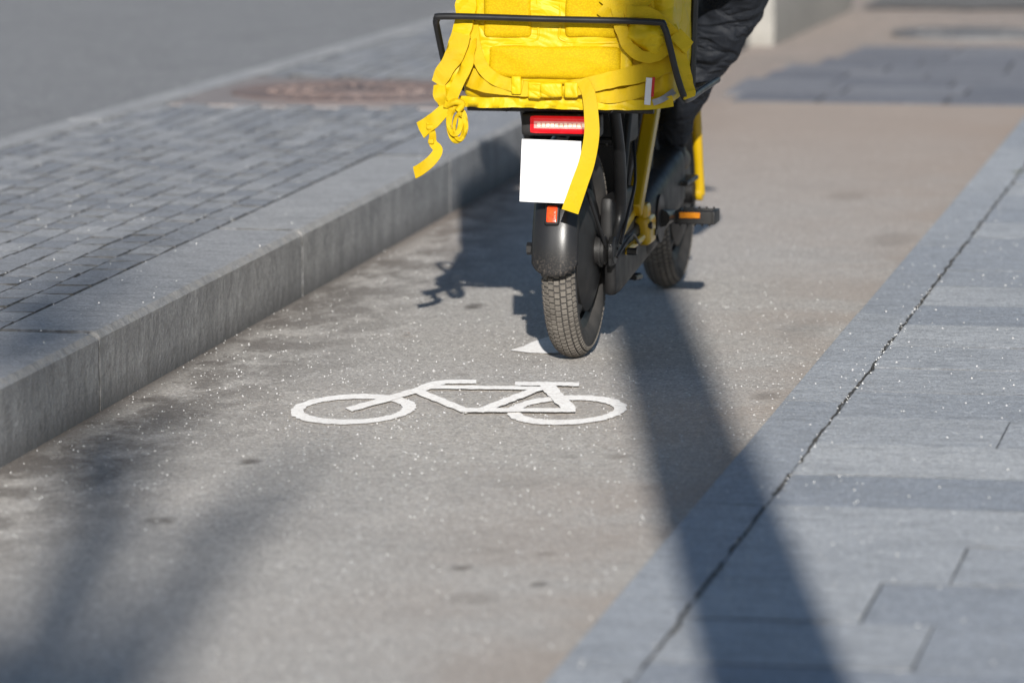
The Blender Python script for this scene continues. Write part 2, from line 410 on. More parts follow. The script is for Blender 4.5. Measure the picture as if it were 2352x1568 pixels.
# paver bed + pavers, running bond along the kerb
bed = MB().add([(KB, 2, KZ - .014), (KB, YE, KZ - .014), (oline(YE), YE, KZ - .014), (oline(2), 2, KZ - .014)], [(0, 1, 2, 3)])
struct(bed.build('pavement_bed', M['joint'], smooth=False))
rc = []; k = 0; x = KB - .004
mhc = G(815, 212, KZ); MR = .5
while x > -4.8:
    y = 4 + (.08 if k % 2 else 0)
    while y < YE - .25:
        cx, cy = x - .05, y + .08
        if cx + .04 > oline(cy) and not (abs(cx - mhc.x) < MR + .03 and abs(cy - mhc.y) < MR + .1):
            rc.append((x - .0884, x, y, y + .149))
        y += .16
    x -= .09; k += 1
struct(bricks(MB(), rc, KZ, .02, .003, lim=oline, tilt=.0011).build('pavement', M['paver'], smooth=False))
# far kerb and carriageway
km = MB(); y = 1.0
while y < YE:
    y1 = min(y + 1 - .006, YE); w = .125
    i = .012
    b = [(oline(y) - w, y), (oline(y) - .003, y), (oline(y1) - .003, y1), (oline(y1) - w, y1)]
    t = [(oline(y) - w + i, y + .004), (oline(y) - .003 - .004, y + .004), (oline(y1) - .003 - .004, y1 - .004), (oline(y1) - w + i, y1 - .004)]
    km.add([(p[0], p[1], .0) for p in b] + [(p[0], p[1], KZ - .006) for p in b] + [(p[0], p[1], KZ + .004) for p in t],
           [(8, 9, 10, 11)] + [(a + q, a + (q + 1) % 4, a + 4 + (q + 1) % 4, a + 4 + q) for a in (0, 4) for q in range(4)], random.uniform(.75, 1))
    y += 1
struct(km.build('road_kerb', M['kerb'], smooth=False))
rm = MB().add([(oline(-30) - .1, -30, .06), (oline(60) - .1, 60, .06), (-40, 60, .06), (-40, -30, .06)], [(0, 1, 2, 3)])
struct(rm.build('road', M['road'], smooth=False))
# right kerb and slab pavement
js = [3.1, 4.5, 5.95, 7.4, 8.87, 10.2, 11.65, 13.1, 14.5, 15.9, 17.5]
struct(bricks(MB(), [(RK, RB - .0004, a + .0015, b - .0015) for a, b in zip(js, js[1:])], RZ, .07, .0018, tilt=.0006).build('edge_kerb', M['slab'], smooth=False))
bed = MB().add([(RB - .02, 2.5, RZ - .008), (4.5, 2.5, RZ - .008), (4.5, 17.5, RZ - .008), (RB - .02, 17.5, RZ - .008)], [(0, 1, 2, 3)])
struct(bed.build('footway_bed', M['joint'], smooth=False))
rc = []; y = 10.36 - .37 * 20
while y < 17.3:
    x = RB + .0004; first = True
    while x < 4.2:
        L = random.choice((.36, .52, .68, .85))
        if first: L *= random.uniform(.55, 1); first = False
        rc.append((x, x + L - .001, y + .0014, y + .3686)); x += L
    y += .37
struct(bricks(MB(), rc, RZ, .02, .0018, tilt=.0012).build('footway', M['slab'], smooth=False))
# crumbling dirt filling the long joint behind the right kerb
jd = MB(); y = 6.0; prev = None
while y < 17.4:
    c = RB + .008 * noise.noise(Vector((0, y * 2.3, 0))) + .006 * noise.noise(Vector((0, y * 11, 3))) + .003 * noise.noise(Vector((0, y * 37, 3)))
    wl = .0014 + .005 * max(0, noise.noise(Vector((5, y * 6, 0)))) + .003 * random.random() ** 2
    wr_ = .0014 + .007 * max(0, noise.noise(Vector((9, y * 7, 0)))) + .003 * random.random() ** 2
    if noise.noise(Vector((21, y * 5, 0))) < -.22: prev = None; y += .012; continue
    cur = [(c - wl, y, RZ + .0026), (c + wr_, y, RZ + .0026)]
    if prev: jd.add(prev + cur, [(0, 1, 3, 2)])
    prev = cur; y += .012
struct(jd.build('joint_dirt', M['joint'], smooth=False))
sheet('footway_beyond', 4.5, 60, -60, 17.5, RZ - .009, M['slab'])
sheet('footway_behind', RB - .02, 4.5, -60, 2.5, RZ - .009, M['slab'])
# dark paving past the lane's end, and a dark sheet painting the far shadow band
rc = []; y = 18.1; k = 0
while y < 20.8:
    x = -2.5 + random.uniform(-.04, .04) + max(0, y - 19) * .16
    while x < 3:
        w = random.uniform(.3, .5); rc.append((x, x + w - .006, y, y + .344)); x += w
    y += .35
struct(bricks(MB(), rc, .003, .02, .003, tilt=.0015).build('stone_paving', M['sett'], smooth=False))
def blob(name, pts, z, mat, jit=.05):
    P = []; n = len(pts)
    for i in range(n):
        a = Vector((*pts[i], 0)); b = Vector((*pts[(i + 1) % n], 0)); m = max(1, int((b - a).length / .12)) if (b - a).length < 8 else 1
        for k in range(m):
            p = a.lerp(b, k / m); P.append((p.x + random.uniform(-jit, jit), p.y + random.uniform(-jit, jit) * 1.5, z))
    return struct(MB().add(P, [tuple(range(len(P)))]).build(name, mat, smooth=False))
blob('far_shade', [(-2.5, 23.4), (-2.0, 23.4), (-1.2, 23.7), (-.2, 23.8), (12, 23.4), (12, 60), (-2.6, 60)], .0, M['dark'])

# white grit scattered over everything: one object
gm = MB()
def pebble(x, y, z, r):
    a = random.random() * 6
    vs = [(x + r * math.cos(a), y + r * math.sin(a), z), (x - r * math.sin(a), y + r * math.cos(a), z), (x - r * math.cos(a), y - r * math.sin(a), z),
          (x + r * math.sin(a), y - r * math.cos(a), z), (x, y, z + r * 1.1)]
    gm.add(vs, [(0, 1, 4), (1, 2, 4), (2, 3, 4), (3, 0, 4)])
def rsz(): return .0008 + .0021 * random.random() ** 3
for _ in range(6000):
    y = 6.8 + 10 * random.random() ** 1.5; x = random.uniform(KF, RK)
    if random.random() < .45: y = random.gauss(10.6, 1.0)
    pebble(x, y, 0.0003, rsz())
for _ in range(2000):
    y = random.uniform(6.8, 15); x = random.uniform(RK + .01, .4); pebble(x, y, RZ + .001, rsz() * 1.15)
for _ in range(1300):
    y = random.uniform(9, 17); x = random.uniform(-4.2, KF - .02); pebble(x, y, KZ + .001, rsz() * 1.15)
for _ in range(150):
    y = random.gauss(11.4, 1.1) if random.random() < .7 else random.uniform(7, 16); pebble(random.gauss(RB, .006), y, RZ + .002, random.uniform(.0010, .003))
go = gm.build('grit', M['grit'], smooth=False); go['kind'] = 'stuff'
tag(go, 'tiny white grit chips strewn across the lane, kerbs and slabs', 'grit')

# ------------------------------------------------------------------ painted markings
BK = 2.7
sym = MB(); zc = [.003]
def stroke(pts, w):
    w *= 1.06
    P = cr([Vector((p[0], p[1] * BK, 0)) for p in pts], 8 if len(pts) > 2 else 18)
    L = []; R_ = []
    for i, p in enumerate(P):
        t = (P[min(i + 1, len(P) - 1)] - P[max(i - 1, 0)]).normalized(); nn = Vector((-t.y, t.x, 0)) * w / 2
        L.append(p + nn * random.uniform(.82, 1.12)); R_.append(p - nn * random.uniform(.82, 1.12))
    z = zc[0]; zc[0] += .0004
    vs = [G(q.x, q.y / BK, z) for q in L] + [G(q.x, q.y / BK, z) for q in R_]; m = len(P)
    sym.add(vs, [(i, i + 1, m + i + 1, m + i) for i in range(m - 1)])
def ringmark(cx, cy, ax, ay, sk, w):
    z = zc[0]; zc[0] += .0004; vs = []; n = 90
    for s_ in (0, 1):
        for k in range(n):
            q = 2 * PI * k / n; j = random.uniform(.975, 1.015)
            x = (ax - s_ * w) * math.cos(q) * j; y = (ay - s_ * w / BK) * math.sin(q) * j
            vs.append(G(cx + x + sk * y, cy - y, z))
    sym.add(vs, [(k, (k + 1) % n, n + (k + 1) % n, n + k) for k in range(n)])
ringmark(811, 939, 143, 35, .7, 30)
ringmark(1302, 941, 137, 34, .7, 30)
stroke([(1094, 876), (1035, 876), (990, 882), (965, 893)], 24)
stroke([(1000, 884), (800, 940)], 27)
stroke([(948, 893), (1078, 946)], 26)
stroke([(985, 888), (1255, 891)], 21)
stroke([(1183, 880), (1330, 882)], 22)
stroke([(1252, 880), (1308, 938)], 34)
stroke([(1240, 890), (1100, 944)], 26)
stroke([(1060, 941), (1322, 941)], 23)
tag(sym.build('bicycle_marking', M['paint'], smooth=False), 'white painted bicycle symbol on the grey cycle lane', 'road marking')
ar = MB()
c0 = [(-2.05, 11.18), (-2.0, 11.17), (-1.95, 11.175), (-1.90, 11.17), (-1.905, 11.3), (-1.92, 11.45), (-1.94, 11.6), (-1.962, 11.74), (-1.985, 11.62), (-2.0, 11.5), (-2.02, 11.36), (-2.04, 11.26)]
ar.add([(x + random.uniform(-.010, .010), y + random.uniform(-.025, .025), .003) for x, y in c0], [tuple(range(len(c0)))])
tag(ar.build('arrow_marking', M['paint'], smooth=False), 'white painted arrowhead on the lane beneath the rear wheel', 'road marking')

# ------------------------------------------------------------------ manholes
def manhole(c, z, sq, rad, mats, label):
    t = thing('manhole', (c.x, c.y, z), label, 'manhole')
    fr = MB()
    if sq:
        fr.box((c.x, c.y, z - .015), (sq * 2 + .04, sq * 2.25, .03))
    else: fr.lathe((c.x, c.y, z), (0, 0, 1), [(rad + .05, -.02), (rad + .05, .004), (rad + .004, .004), (rad + .004, -.02)], 48)
    fr.build('frame', mats[0], t)
    cv = MB(); cv.lathe((c.x, c.y, z), (0, 0, 1), [(rad, -.015), (rad, .005), (rad - .02, .007), (rad - .03, .0035), (.12, .0035), (.115, .007), (0.0001, .007)], 48)
    for k in range(24):
        for rr in (.17, .23, .29):
            if rr < rad - .05:
                a = k / 24 * 2 * PI + rr * 9
                cv.box((c.x + rr * math.cos(a), c.y + rr * math.sin(a), z + .0045), (.03, .018, .006), Matrix.Rotation(a, 3, 'Z'))
    cv.build('cover', mats[1], t)
manhole(mhc, KZ, MR, .43, (M['rust'], M['rustd']), 'rusty round manhole cover in a square frame on the raised paved strip')
manhole(G(2230, 76), .0, None, .31, (M['iron'], M['iron']), 'dark manhole cover set in the ground beyond the dark stone paving')

# ------------------------------------------------------------------ concrete block
bb = MB().rbox((-3.08, 22.2, .38), (.46, 1.2, .42), .03, 8)
cb = bb.build('concrete_block', M['concrete'], weld=True, origin=(-3.08, 22.2, 0))
cb.rotation_euler.z = math.radians(-2)
tag(cb, 'pale square concrete block standing at the far end of the lane', 'concrete block')
# leaves
for px, py, z, m, lb in ((933, 772, 0, 'leaf', 'small orange dry leaf lying on the lane left of the wheel'), (481, 331, KZ, 'leaf', 'small orange dry leaf lying on the paved strip'), (2338, 398, RZ, 'moss', 'small yellow green leaf on the slabs near the right edge')):
    c = G(px, py, z); s_ = .011 if m == 'leaf' else .022; lm = MB()
    lm.add([(c.x - s_, c.y, z + .003), (c.x - s_ * .3, c.y - s_ * .8, z + .006), (c.x + s_ * .5, c.y - s_ * .5, z + .009), (c.x + s_ * 1.1, c.y + s_ * .2, z + .005), (c.x + s_ * .3, c.y + s_ * .9, z + .008), (c.x - s_ * .5, c.y + s_ * .6, z + .004)],
           [(0, 1, 5), (1, 2, 4, 5), (2, 3, 4)])
    tag(lm.build('fallen_leaf', M[m], smooth=False), lb, 'leaf')

# ------------------------------------------------------------------ lamp post and bare tree (behind the camera, they throw the long shadows)
tE = math.tan(EL); SN = math.sqrt(1 + SK * SK)
LY = 1.2; LX = -1.853 + SK * (12.1 - LY) - .015
LH = (12.7 - LY) * SN * tE
t = thing('lamp_post', (LX, LY, RZ), 'grey lamp post throwing the broad dark shadow over the slabs and lane', 'lamp post')
MB().lathe((LX, LY, RZ - .01), (0, 0, 1), [(.0001, 0), (.17, 0), (.17, .02), (.13, .05), (.12, .4), (.118, .42)], 32).build('base', M['galv'], t)
MB().tube([(LX, LY, RZ + .4), (LX, LY, LH)], [.12, .108], 32).build('pole', M['galv'], t)
MB().lathe((LX, LY, LH), (0, 0, 1), [(.0001, 0), (.11, 0), (.13, .05), (.13, .2), (.1, .26), (.0001, .28)], 32).build('lamp_head', M['galv'], t)
TY = -12.0; TX = -2.03 + SK * (7.4 - TY)
def th_(y): return (y - TY) * SN * tE
def tx_(x, y): return x + SK * (y - TY)
t = thing('bare_tree', (TX, TY, 0), 'bare forked tree throwing soft blurred shadow streaks over the lane', 'tree')
zf = th_(3.0)
MB().tube([(TX, TY, -.05), (TX, TY, 1), (TX + .03, TY, zf * .6), (TX, TY, zf + .1)], [.22, .18, .14, .12], 16, 5).build('trunk', M['bark'], t)
cw = MB()
def limb(pts, r0, r1): cw.tube([(tx_(x, y), TY + dy, th_(y)) for x, y, dy in pts], [r0, (r0 + r1) * .55, r1], 8, 5)
x3 = TX - SK * (3.0 - TY)
limb([(x3, 3.0, 0), (-1.85, 5.5, 0), (-2.16, 7.5, 0), (-2.54, 9.4, 0), (-2.7, 10.2, 0)], .115, .03)
limb([(x3, 3.0, 0), (-1.7, 5.4, .1), (-2.0, 7.4, .1), (-2.17, 8.9, .1), (-2.2, 9.8, .1)], .105, .012)
limb([(-2.1, 6.9, 0), (-2.55, 8.2, -.1), (-2.95, 9.4, -.2), (-3.3, 10.8, -.2)], .06, .02)
limb([(-2.3, 8.4, 0), (-2.8, 9.8, .15), (-3.1, 11.0, .2), (-3.2, 12.4, .2)], .05, .015)
limb([(-2.0, 5.4, .1), (-2.9, 8.0, .3), (-3.3, 9.2, .4), (-3.8, 11.0, .5)], .06, .02)
limb([(-2.9, 8.0, .3), (-3.0, 9.4, .3), (-3.05, 10.4, .3)], .045, .02)
for k in range(26):
    xx, yy = random.choice(((-2.54, 9.2), (-2.95, 9.4), (-3.1, 10.6), (-3.3, 9.4), (-2.9, 10.2), (-2.17, 8.6)))
    a, b = random.uniform(-.35, .2), random.uniform(.4, 1.4)
    limb([(xx, yy, random.uniform(-.1, .3)), (xx + a * .6, yy + b * .5, random.uniform(-.4, .5)), (xx + a, yy + b, random.uniform(-.5, .6))], .016, .006)
cw.build('crown', M['bark'], t)

# ------------------------------------------------------------------ bicycle
X0, Y0 = -1.885, 11.13
def B(x, y, z): return Vector((X0 + x, Y0 + y, z))
bk = thing('delivery_bicycle', (X0, Y0, 0), 'yellow and black electric delivery bicycle with rear rack riding up the lane', 'bicycle')
AZ = .256
def make_wheel(hub_r, hub_w):
    w = MB(); c = B(0, 0, AZ)
    w.lathe(c, (1, 0, 0), [(.188, -.022), (.200, -.023), (.200, -.016), (.190, 0), (.200, .016), (.200, .023), (.188, .022), (.168, .012), (.168, -.012)], 64, True)
    for k in range(6):
        a = k * PI / 3
        d = Vector((0, math.cos(a), math.sin(a)))
        for s_ in (-1, 1): w.tube([c + d * hub_r * .8 + Vector((s_ * .02, 0, 0)), c + d * .182 + Vector((s_ * .006, 0, 0))], [.018, .014], 8)
    wo = w.build('wheel', M['plastic'], bk)
    t = MB(); seg = 72; m = 20; Rm, rm = .2165, .036
    prof = [(Rm + rm * math.cos(q) * 1.0, (rm + .004) * math.sin(q)) for q in [2 * PI * i / m for i in range(m)]]
    t.lathe(c, (1, 0, 0), prof, seg, True)
    t.build('tyre', M['rubber'], wo)
    tb = MB()
    N = 96
    def tp(a, ph, h):
        r = Rm + (rm + h) * math.cos(ph); x = (rm + .004 + h) * math.sin(ph)
        return c + Vector((x, r * math.cos(a), r * math.sin(a)))
    rows = [(-70, -54), (-50, -32), (-29, -11), (-9, 9), (11, 29), (32, 50), (54, 70)]
    for k in range(N):
        for j, (p0, p1) in enumerate(rows):
            off = .5 if j % 2 else 0; da = 2 * PI / N
            a0 = (k + off + .10) * da; a1 = (k + off + .87) * da
            cz = (abs(j - 3) * .2) * da
            q0, q1 = math.radians(p0), math.radians(p1)
            vs = [tp(a0 + cz, q0, -.001), tp(a0 + cz, q1, -.001), tp(a1 + cz, q1, -.001), tp(a1 + cz, q0, -.001)]
            g = .08 * da; gq = math.radians(1.5)
            vs += [tp(a0 + cz + g, q0 + gq, .0032), tp(a0 + cz + g, q1 - gq, .0032), tp(a1 + cz - g, q1 - gq, .0032), tp(a1 + cz - g, q0 + gq, .0032)]
            tb.add(vs, [(4, 5, 6, 7), (0, 1, 5, 4), (1, 2, 6, 5), (2, 3, 7, 6), (3, 0, 4, 7)])
    tb.build('tread', M['tread'], wo, smooth=False)
    h = MB(); h.lathe(c, (1, 0, 0), [(.0001, -hub_w), (hub_r * .6, -hub_w), (hub_r, -hub_w * .6), (hub_r, hub_w * .6), (hub_r * .85, hub_w * .8), (hub_r * .6, hub_w), (.0001, hub_w)], 48)
    h.build('hub', M['plastic'], wo)
    ax = MB(); ax.tube([c + Vector((-.112, 0, 0)), c + Vector((.090, 0, 0))], .009, 12)
    ax.lathe(c, (1, 0, 0), [(.0001, .05), (.034, .05), (.034, .072), (.02, .078), (.0001, .078)], 24)
    ax.lathe(c, (-1, 0, 0), [(.0001, .117), (.015, .117), (.015, .098), (.0001, .098)], 6)
    ax.build('axle', M['plastic'], wo)
    return wo
rw = make_wheel(.145, .05)
fw = rw.copy(); col.objects.link(fw); fw.location = (0, 1.35, 0)
for ch in list(rw.children):
    c2 = ch.copy(); col.objects.link(c2); c2.parent = fw
ds = MB(); ds.lathe(B(0, 0, AZ), (1, 0, 0), [(.082, -.060), (.082, -.058), (.05, -.058), (.05, -.060)], 40, True)
ds.build('brake_disc', M['steel'], rw)

# fender
def fender(yc, R, a0, a1, wd, name, n=60):
    fm = MB(); m = 17; vs = []; fs = []
    for i in range(n + 1):
        for j in range(m):
            u = j / (m - 1) * 2 - 1
            f = i / n
            aa = a0 + (a1 - a0) * f - 7.5 * (1 - math.sqrt(max(0, 1 - (u * .97) ** 2))) * max(0, 1 - f * 4)
            aa = math.radians(aa)
            r = R - .022 * abs(u) ** 3
            vs.append(B(u * wd / 2, yc + r * math.cos(aa), AZ + r * math.sin(aa)))
    for i in range(n):
        for j in range(m - 1): fs.append((i * m + j, i * m + j + 1, (i + 1) * m + j + 1, (i + 1) * m + j))
    fm.add(vs, fs); return fm.build(name, M['fender'], bk, sharp=80, solid=.003)
fender(0, .289, 186, 62, .108, 'fender')
fender(1.35, .284, 165, 60, .09, 'fender')
s_ = MB()
for q in (-1, 1): s_.tube([B(q * .052, -.2, .45), B(q * .078, -.02, .262)], .004, 8)
s_.build('fender_stay', M['black'], bk)
ang = math.radians(157); rc_ = B(0, .2915 * math.cos(ang), AZ + .2915 * math.sin(ang))
rot = Matrix.Rotation(math.radians(-20), 3, 'X')
rf = MB().rbox(rc_ + Vector((-.005, -.003, 0)), (.0175, .008, .027), .006, 6, rot=rot).build('reflector', M['plastic'], bk, weld=True)
MB().rbox(rc_ + Vector((-.005, -.0105, .001)), (.0125, .004, .020), .003, 5, rot=rot).build('lens', M['redref'], rf, weld=True)
# plate
c = atY(1268, 394, 10.825)
pl = MB().rbox(c, (.070, .0016, .0725), .0014, 6, rot=Matrix.Rotation(math.radians(1.2), 3, 'Y') @ Matrix.Rotation(math.radians(-5), 3, 'X')).build('licence_plate', M['white'], bk, weld=True)
pb = MB().box(c + Vector((0, .012, 0)), (.12, .012, .12)); pb.tube([c + Vector((0, .015, .04)), B(0, -.14, .54)], .012, 10); pb.tube([c + Vector((0, .015, -.05)), B(0, -.262, .40)], .012, 10)
pb.build('plate_bracket', M['plastic'], bk, bevel=.003)
# tail light
c = atY(1291, 287, 10.92)
tl = MB().rbox(c + Vector((0, .02, .0)), (.094, .022, .027), .008, 8).build('tail_light', M['plastic'], bk, weld=True)
ln = MB().rbox(c + Vector((.006, -.003, 0)), (.078, .006, .0205), .0055, 10)
lens = ln.build('lens', M['red'], tl, weld=True)
ld = MB()
for k in range(11): ld.rbox(c + Vector((-.050 + k * .0105, -.0098, 0)), (.0042, .002, .0045), .0018, 3)
ld.build('led_strip', M['led'], tl, weld=True)
MB().rbox(c + Vector((.004, -.0091, 0)), (.066, .0012, .0085), .001, 5).build('light_guide', M['guide'], tl, weld=True)

# rack
rk = MB()
RH = .262
for q in (-1, 1):
    rk.tube([B(q * .12, -.24, .612), B(q * .12, .38, .612)], .009, 10)
for y in (-.2, -.05, .1, .3): rk.tube([B(-.22, y, .608), B(.22, y, .608)], .008, 8)
rk.box(B(0, .05, .619), (.3, .52, .004))
rk.build('rack', M['black'], bk)
HS = .012
hp = [(-RH - .006, .30, .640), (-RH - .006, -.14, .645), (-RH - .006, -.21, .69), (-RH + .002, -.35, .80), (-RH + .006, -.372, .824), (-RH + .03, -.378, .832),
      (0, -.380, .829), (RH + HS - .03, -.380, .826), (RH + HS - .003, -.378, .815), (RH + HS + .008, -.372, .78), (RH + HS + .022, -.352, .71), (RH + HS + .036, -.32, .652), (RH + HS + .034, -.22, .640), (RH + .035, .0, .638), (RH + .03, .30, .640)]
hoop = MB(); hoop.tube([B(*p) for p in hp], .0078, 12, 5)
for q in (-1, 1):
    for y in (-.05, .2): hoop.tube([B(q * RH + (.034 if q > 0 else 0), y, .640), B(q * .12, y, .610)], .007, 8)
hoop.build('rack_rail', M['black'], bk)
rs = MB()
for q in (-1, 1):
    rs.tube([B(q * .105, -.09, .61), B(q * .105, .0, .48), B(q * .095, .07, .34), B(q * .085, .02, .26)], .0145, 10, 5)
    rs.tube([B(q * .10, .18, .61), B(q * .09, .1, .36)], .010, 10)
rs.tube([B(-.10, -.02, .52), B(.10, -.02, .52)], .008, 8)
rs.build('rack_support', M['black'], bk)
# frame
fr = MB()
def beam(p, q, w, h, m=None):
    p, q = Vector(p), Vector(q); t = (q - p); L = t.length; t.normalize()
    x = Vector((1, 0, 0)); z = x.cross(t).normalized(); x = t.cross(z).normalized()
    rt = Matrix((x, t, z)).transposed()
    (m or fr).box((p + q) / 2, (w, L, h), rt)
for q in (-1, 1):
    beam(B(q * .088, .60, .57), B(q * .088, .31, .315), .036, .040)
    beam(B(q * .055, .56, .60), B(q * .055, .27, .345), .012, .026)
    beam(B(q * .084, .33, .315), B(q * .084, .06, .262), .012, .026)
    beam(B(q * .084, .06, .245), B(q * .078, .56, .262), .014, .030)
beam(B(0, .57, .26), B(0, .43, .74), .045, .045)
beam(B(0, .46, .55), B(0, 1.2, .70), .06, .055)
beam(B(0, .56, .57), B(0, .56, .60), .19, .05)
beam(B(0, .62, .30), B(0, 1.16, .62), .05, .06)
fr.tube([B(0, 1.25, .565), B(0, 1.185, .76)], .028, 16)
fr.build('frame', M['frame'], bk, bevel=.006)
for q in (-1, 1):
    dp = MB(); beam(B(q * .088, -.03, .248), B(q * .086, .12, .262), .012, .056, dp)
    dp.lathe(B(q * .088, 0, AZ), (q, 0, 0), [(.0001, -.006), (.034, -.006), (.034, .008), (.0001, .008)], 20)
    dp.build('dropout', M['black'], bk, bevel=.003)
kb = MB(); kb.rbox(B(.100, .40, .262), (.020, .05, .036), .012, 6); kb.rbox(B(.10, .385, .298), (.013, .03, .03), .008, 5)
kb.tube([B(.094, .14, .238), B(.104, .33, .25)], .009, 8)
kb.build('stand_bracket', M['frame'], bk, weld=True)
for yy, zz in ((.14, .238), (.36, .276), (.43, .252)): MB().lathe(B(.100, yy, zz), (1, 0, 0), [(.0001, .024), (.009, .024), (.009, .0), (.0001, 0)], 6).build('bolt', M['black'], bk)
cc = MB()
rt = Matrix.Rotation(math.radians(8), 3, 'X')
cc.rbox(B(.055, .72, .295), (.052, .30, .080), .035, 10, rot=rt)
cc.build('motor_case', M['plastic'], bk, weld=True)
cg = MB(); cg.rbox(B(.078, .36, .226), (.018, .33, .058), .015, 10, rot=Matrix.Rotation(math.radians(5), 3, 'X')); cg.rbox(B(.07, .18, .32), (.018, .16, .06), .014, 6)
cg.build('chain_guard', M['plastic'], bk, weld=True)
ch = MB(); ch.tube([B(.062, .02, .285), B(.062, .55, .31)], .008, 8); ch.tube([B(.062, .02, .225), B(.062, .55, .225)], .008, 8)
ch.lathe(B(.062, 0, AZ), (1, 0, 0), [(.04, -.003), (.04, .003), (.0001, .003)], 24)
ch.build('chain', M['plastic'], bk)
bt = MB().rbox(B(0, .40, .47), (.062, .09, .135), .02, 8, rot=Matrix.Rotation(math.radians(16), 3, 'X')); bt.rbox(B(0, .66, .43), (.062, .10, .14), .02, 8)
bt.build('battery', M['plastic'], bk, weld=True)
ct = MB().rbox(B(0, .28, .545), (.088, .10, .062), .015, 8).build('controller_box', M['plastic'], bk, weld=True)
for cp, rr in (([B(.105, .02, .27), B(.11, .10, .34), B(.10, .25, .40), B(.06, .45, .5)], .004), ([B(.1, .0, .24), B(.115, .12, .28), B(.105, .3, .24), B(.09, .5, .3)], .0035), ([B(-.06, 1.2, .78), B(-.09, 1.27, .92), B(-.16, 1.15, 1.09)], .004)):
    MB().tube(cp, rr, 6, 6).build('cable', M['black'], bk)
ck = MB(); bbz = .27
PX = {1: .178, -1: -.118}; CX = {1: .112, -1: -.062}
ck.tube([B(CX[-1], .57, bbz), B(CX[1], .57, bbz)], .014, 12)
for q in (-1, 1):
    ck.tube([B(CX[q], .57, bbz), B(CX[q] + q * .006, .57 + q * .155, bbz - q * .008)], [.022, .014], 10)
    ck.tube([B(CX[q], .57 + q * .155, bbz - q * .008), B(CX[q] + q * .03, .57 + q * .155, bbz - q * .008)], .010, 10)
ck.lathe(B(.108, .57, bbz), (1, 0, 0), [(.0001, -.004), (.06, -.004), (.06, .004), (.0001, .004)], 32)
ck.build('crank', M['black'], bk)
for q in (-1, 1):
    c = B(PX[q], .57 + q * .155, bbz - q * .010); pw = 1.02 if q > 0 else .85
    pm_ = MB(); pm_.box(c + Vector((0, .036, 0)), (.095 * pw, .013, .032)); pm_.box(c - Vector((0, .036, 0)), (.095 * pw, .013, .032)); pm_.tube([c - Vector((.05 * pw, 0, 0)), c + Vector((.05 * pw, 0, 0))], .014, 10)
    for k in (-1, 1): pm_.box(c + Vector((k * .044 * pw, 0, 0)), (.012, .085, .033))
    for k in range(5):
        for e in (-1, 1): pm_.box(c + Vector(((-.036 + k * .018) * pw, e * .036, 0)), (.005, .009, .042))
    po = pm_.build('pedal', M['plastic'], bk, bevel=.002)
    MB().box(c + Vector((-.012 * q, -.0455, .007)), (.052, .006, .0145)).build('reflector', M['orange'], po, bevel=.001)
    MB().box(c + Vector((-.012 * q, .0455, .007)), (.052, .006, .0145)).build('reflector', M['orange'], po, bevel=.001)
# fork etc
fk = MB()
for q in (-1, 1):
    fk.tube([B(q * .086, 1.352, .245), B(q * .086, 1.335, .33), B(q * .082, 1.262, .545)], [.015, .0125, .017], 12, 4)
    fk.lathe(B(q * .086, 1.352, .25), (1, 0, 0), [(.0001, -.009), (.02, -.009), (.02, .009), (.0001, .009)], 16)
fk.box(B(0, 1.255, .56), (.2, .05, .04))
fk.build('front_fork', M['frame'], bk, bevel=.004)
hb = MB(); hb.tube([B(0, 1.19, .75), B(0, 1.10, 1.02), B(0, 1.08, 1.07)], .016, 12)
hb.tube([B(-.34, .98, 1.10), B(-.2, 1.06, 1.11), B(-.06, 1.08, 1.07), B(.06, 1.08, 1.07), B(.2, 1.06, 1.11), B(.34, .98, 1.10)], .012, 12, 5)
hb.build('handlebar', M['black'], bk)
for q in (-1, 1): MB().tube([B(q * .22, 1.05, 1.11), B(q * .34, .98, 1.10)], .017, 12).build('grip', M['rubber'], bk)
hl = MB().rbox(B(0, 1.33, .74), (.035, .03, .03), .015, 6); hl.tube([B(0, 1.22, .72), B(0, 1.31, .73)], .008, 8); hlo = hl.build('headlight', M['plastic'], bk, weld=True)
MB().lathe(B(0, 1.36, .74), (0, 1, 0), [(.024, 0), (.024, .004), (.0001, .008)], 24).build('lens', M['glass'], hlo)
sdl = MB(); sdl.rbox(B(0, .42, .815), (.10, .12, .03), .028, 10); sdl.rbox(B(0, .56, .818), (.04, .1, .025), .022, 8)
sdl.build('saddle', M['plastic'], bk, weld=True)
MB().tube([B(0, .44, .70), B(0, .415, .80)], .015, 12).build('seat_post', M['black'], bk)
kd = MB(); kd.tube([B(.075, .28, .215), B(.066, .36, .165), B(.055, .40, .145)], .011, 10, 4); kd.tube([B(.030, .40, .143), B(.085, .42, .143)], .009, 10); kd.tube([B(.085, .42, .143), B(.085, .33, .15)], .007, 8)
kd.build('kickstand', M['black'], bk)
for q in (-1, 1):
    fr2 = MB(); fr2.box(B(q * .083, .99, .322), (.085, .18, .012)); fr2.tube([B(q * .02, .93, .49), B(q * .055, .94, .33)], .010, 8); fr2.tube([B(q * .02, .98, .52), B(q * .055, 1.0, .33)], .010, 8)
    fr2.build('footrest', M['black'], bk, bevel=.003)
bk.rotation_euler.z = -.013

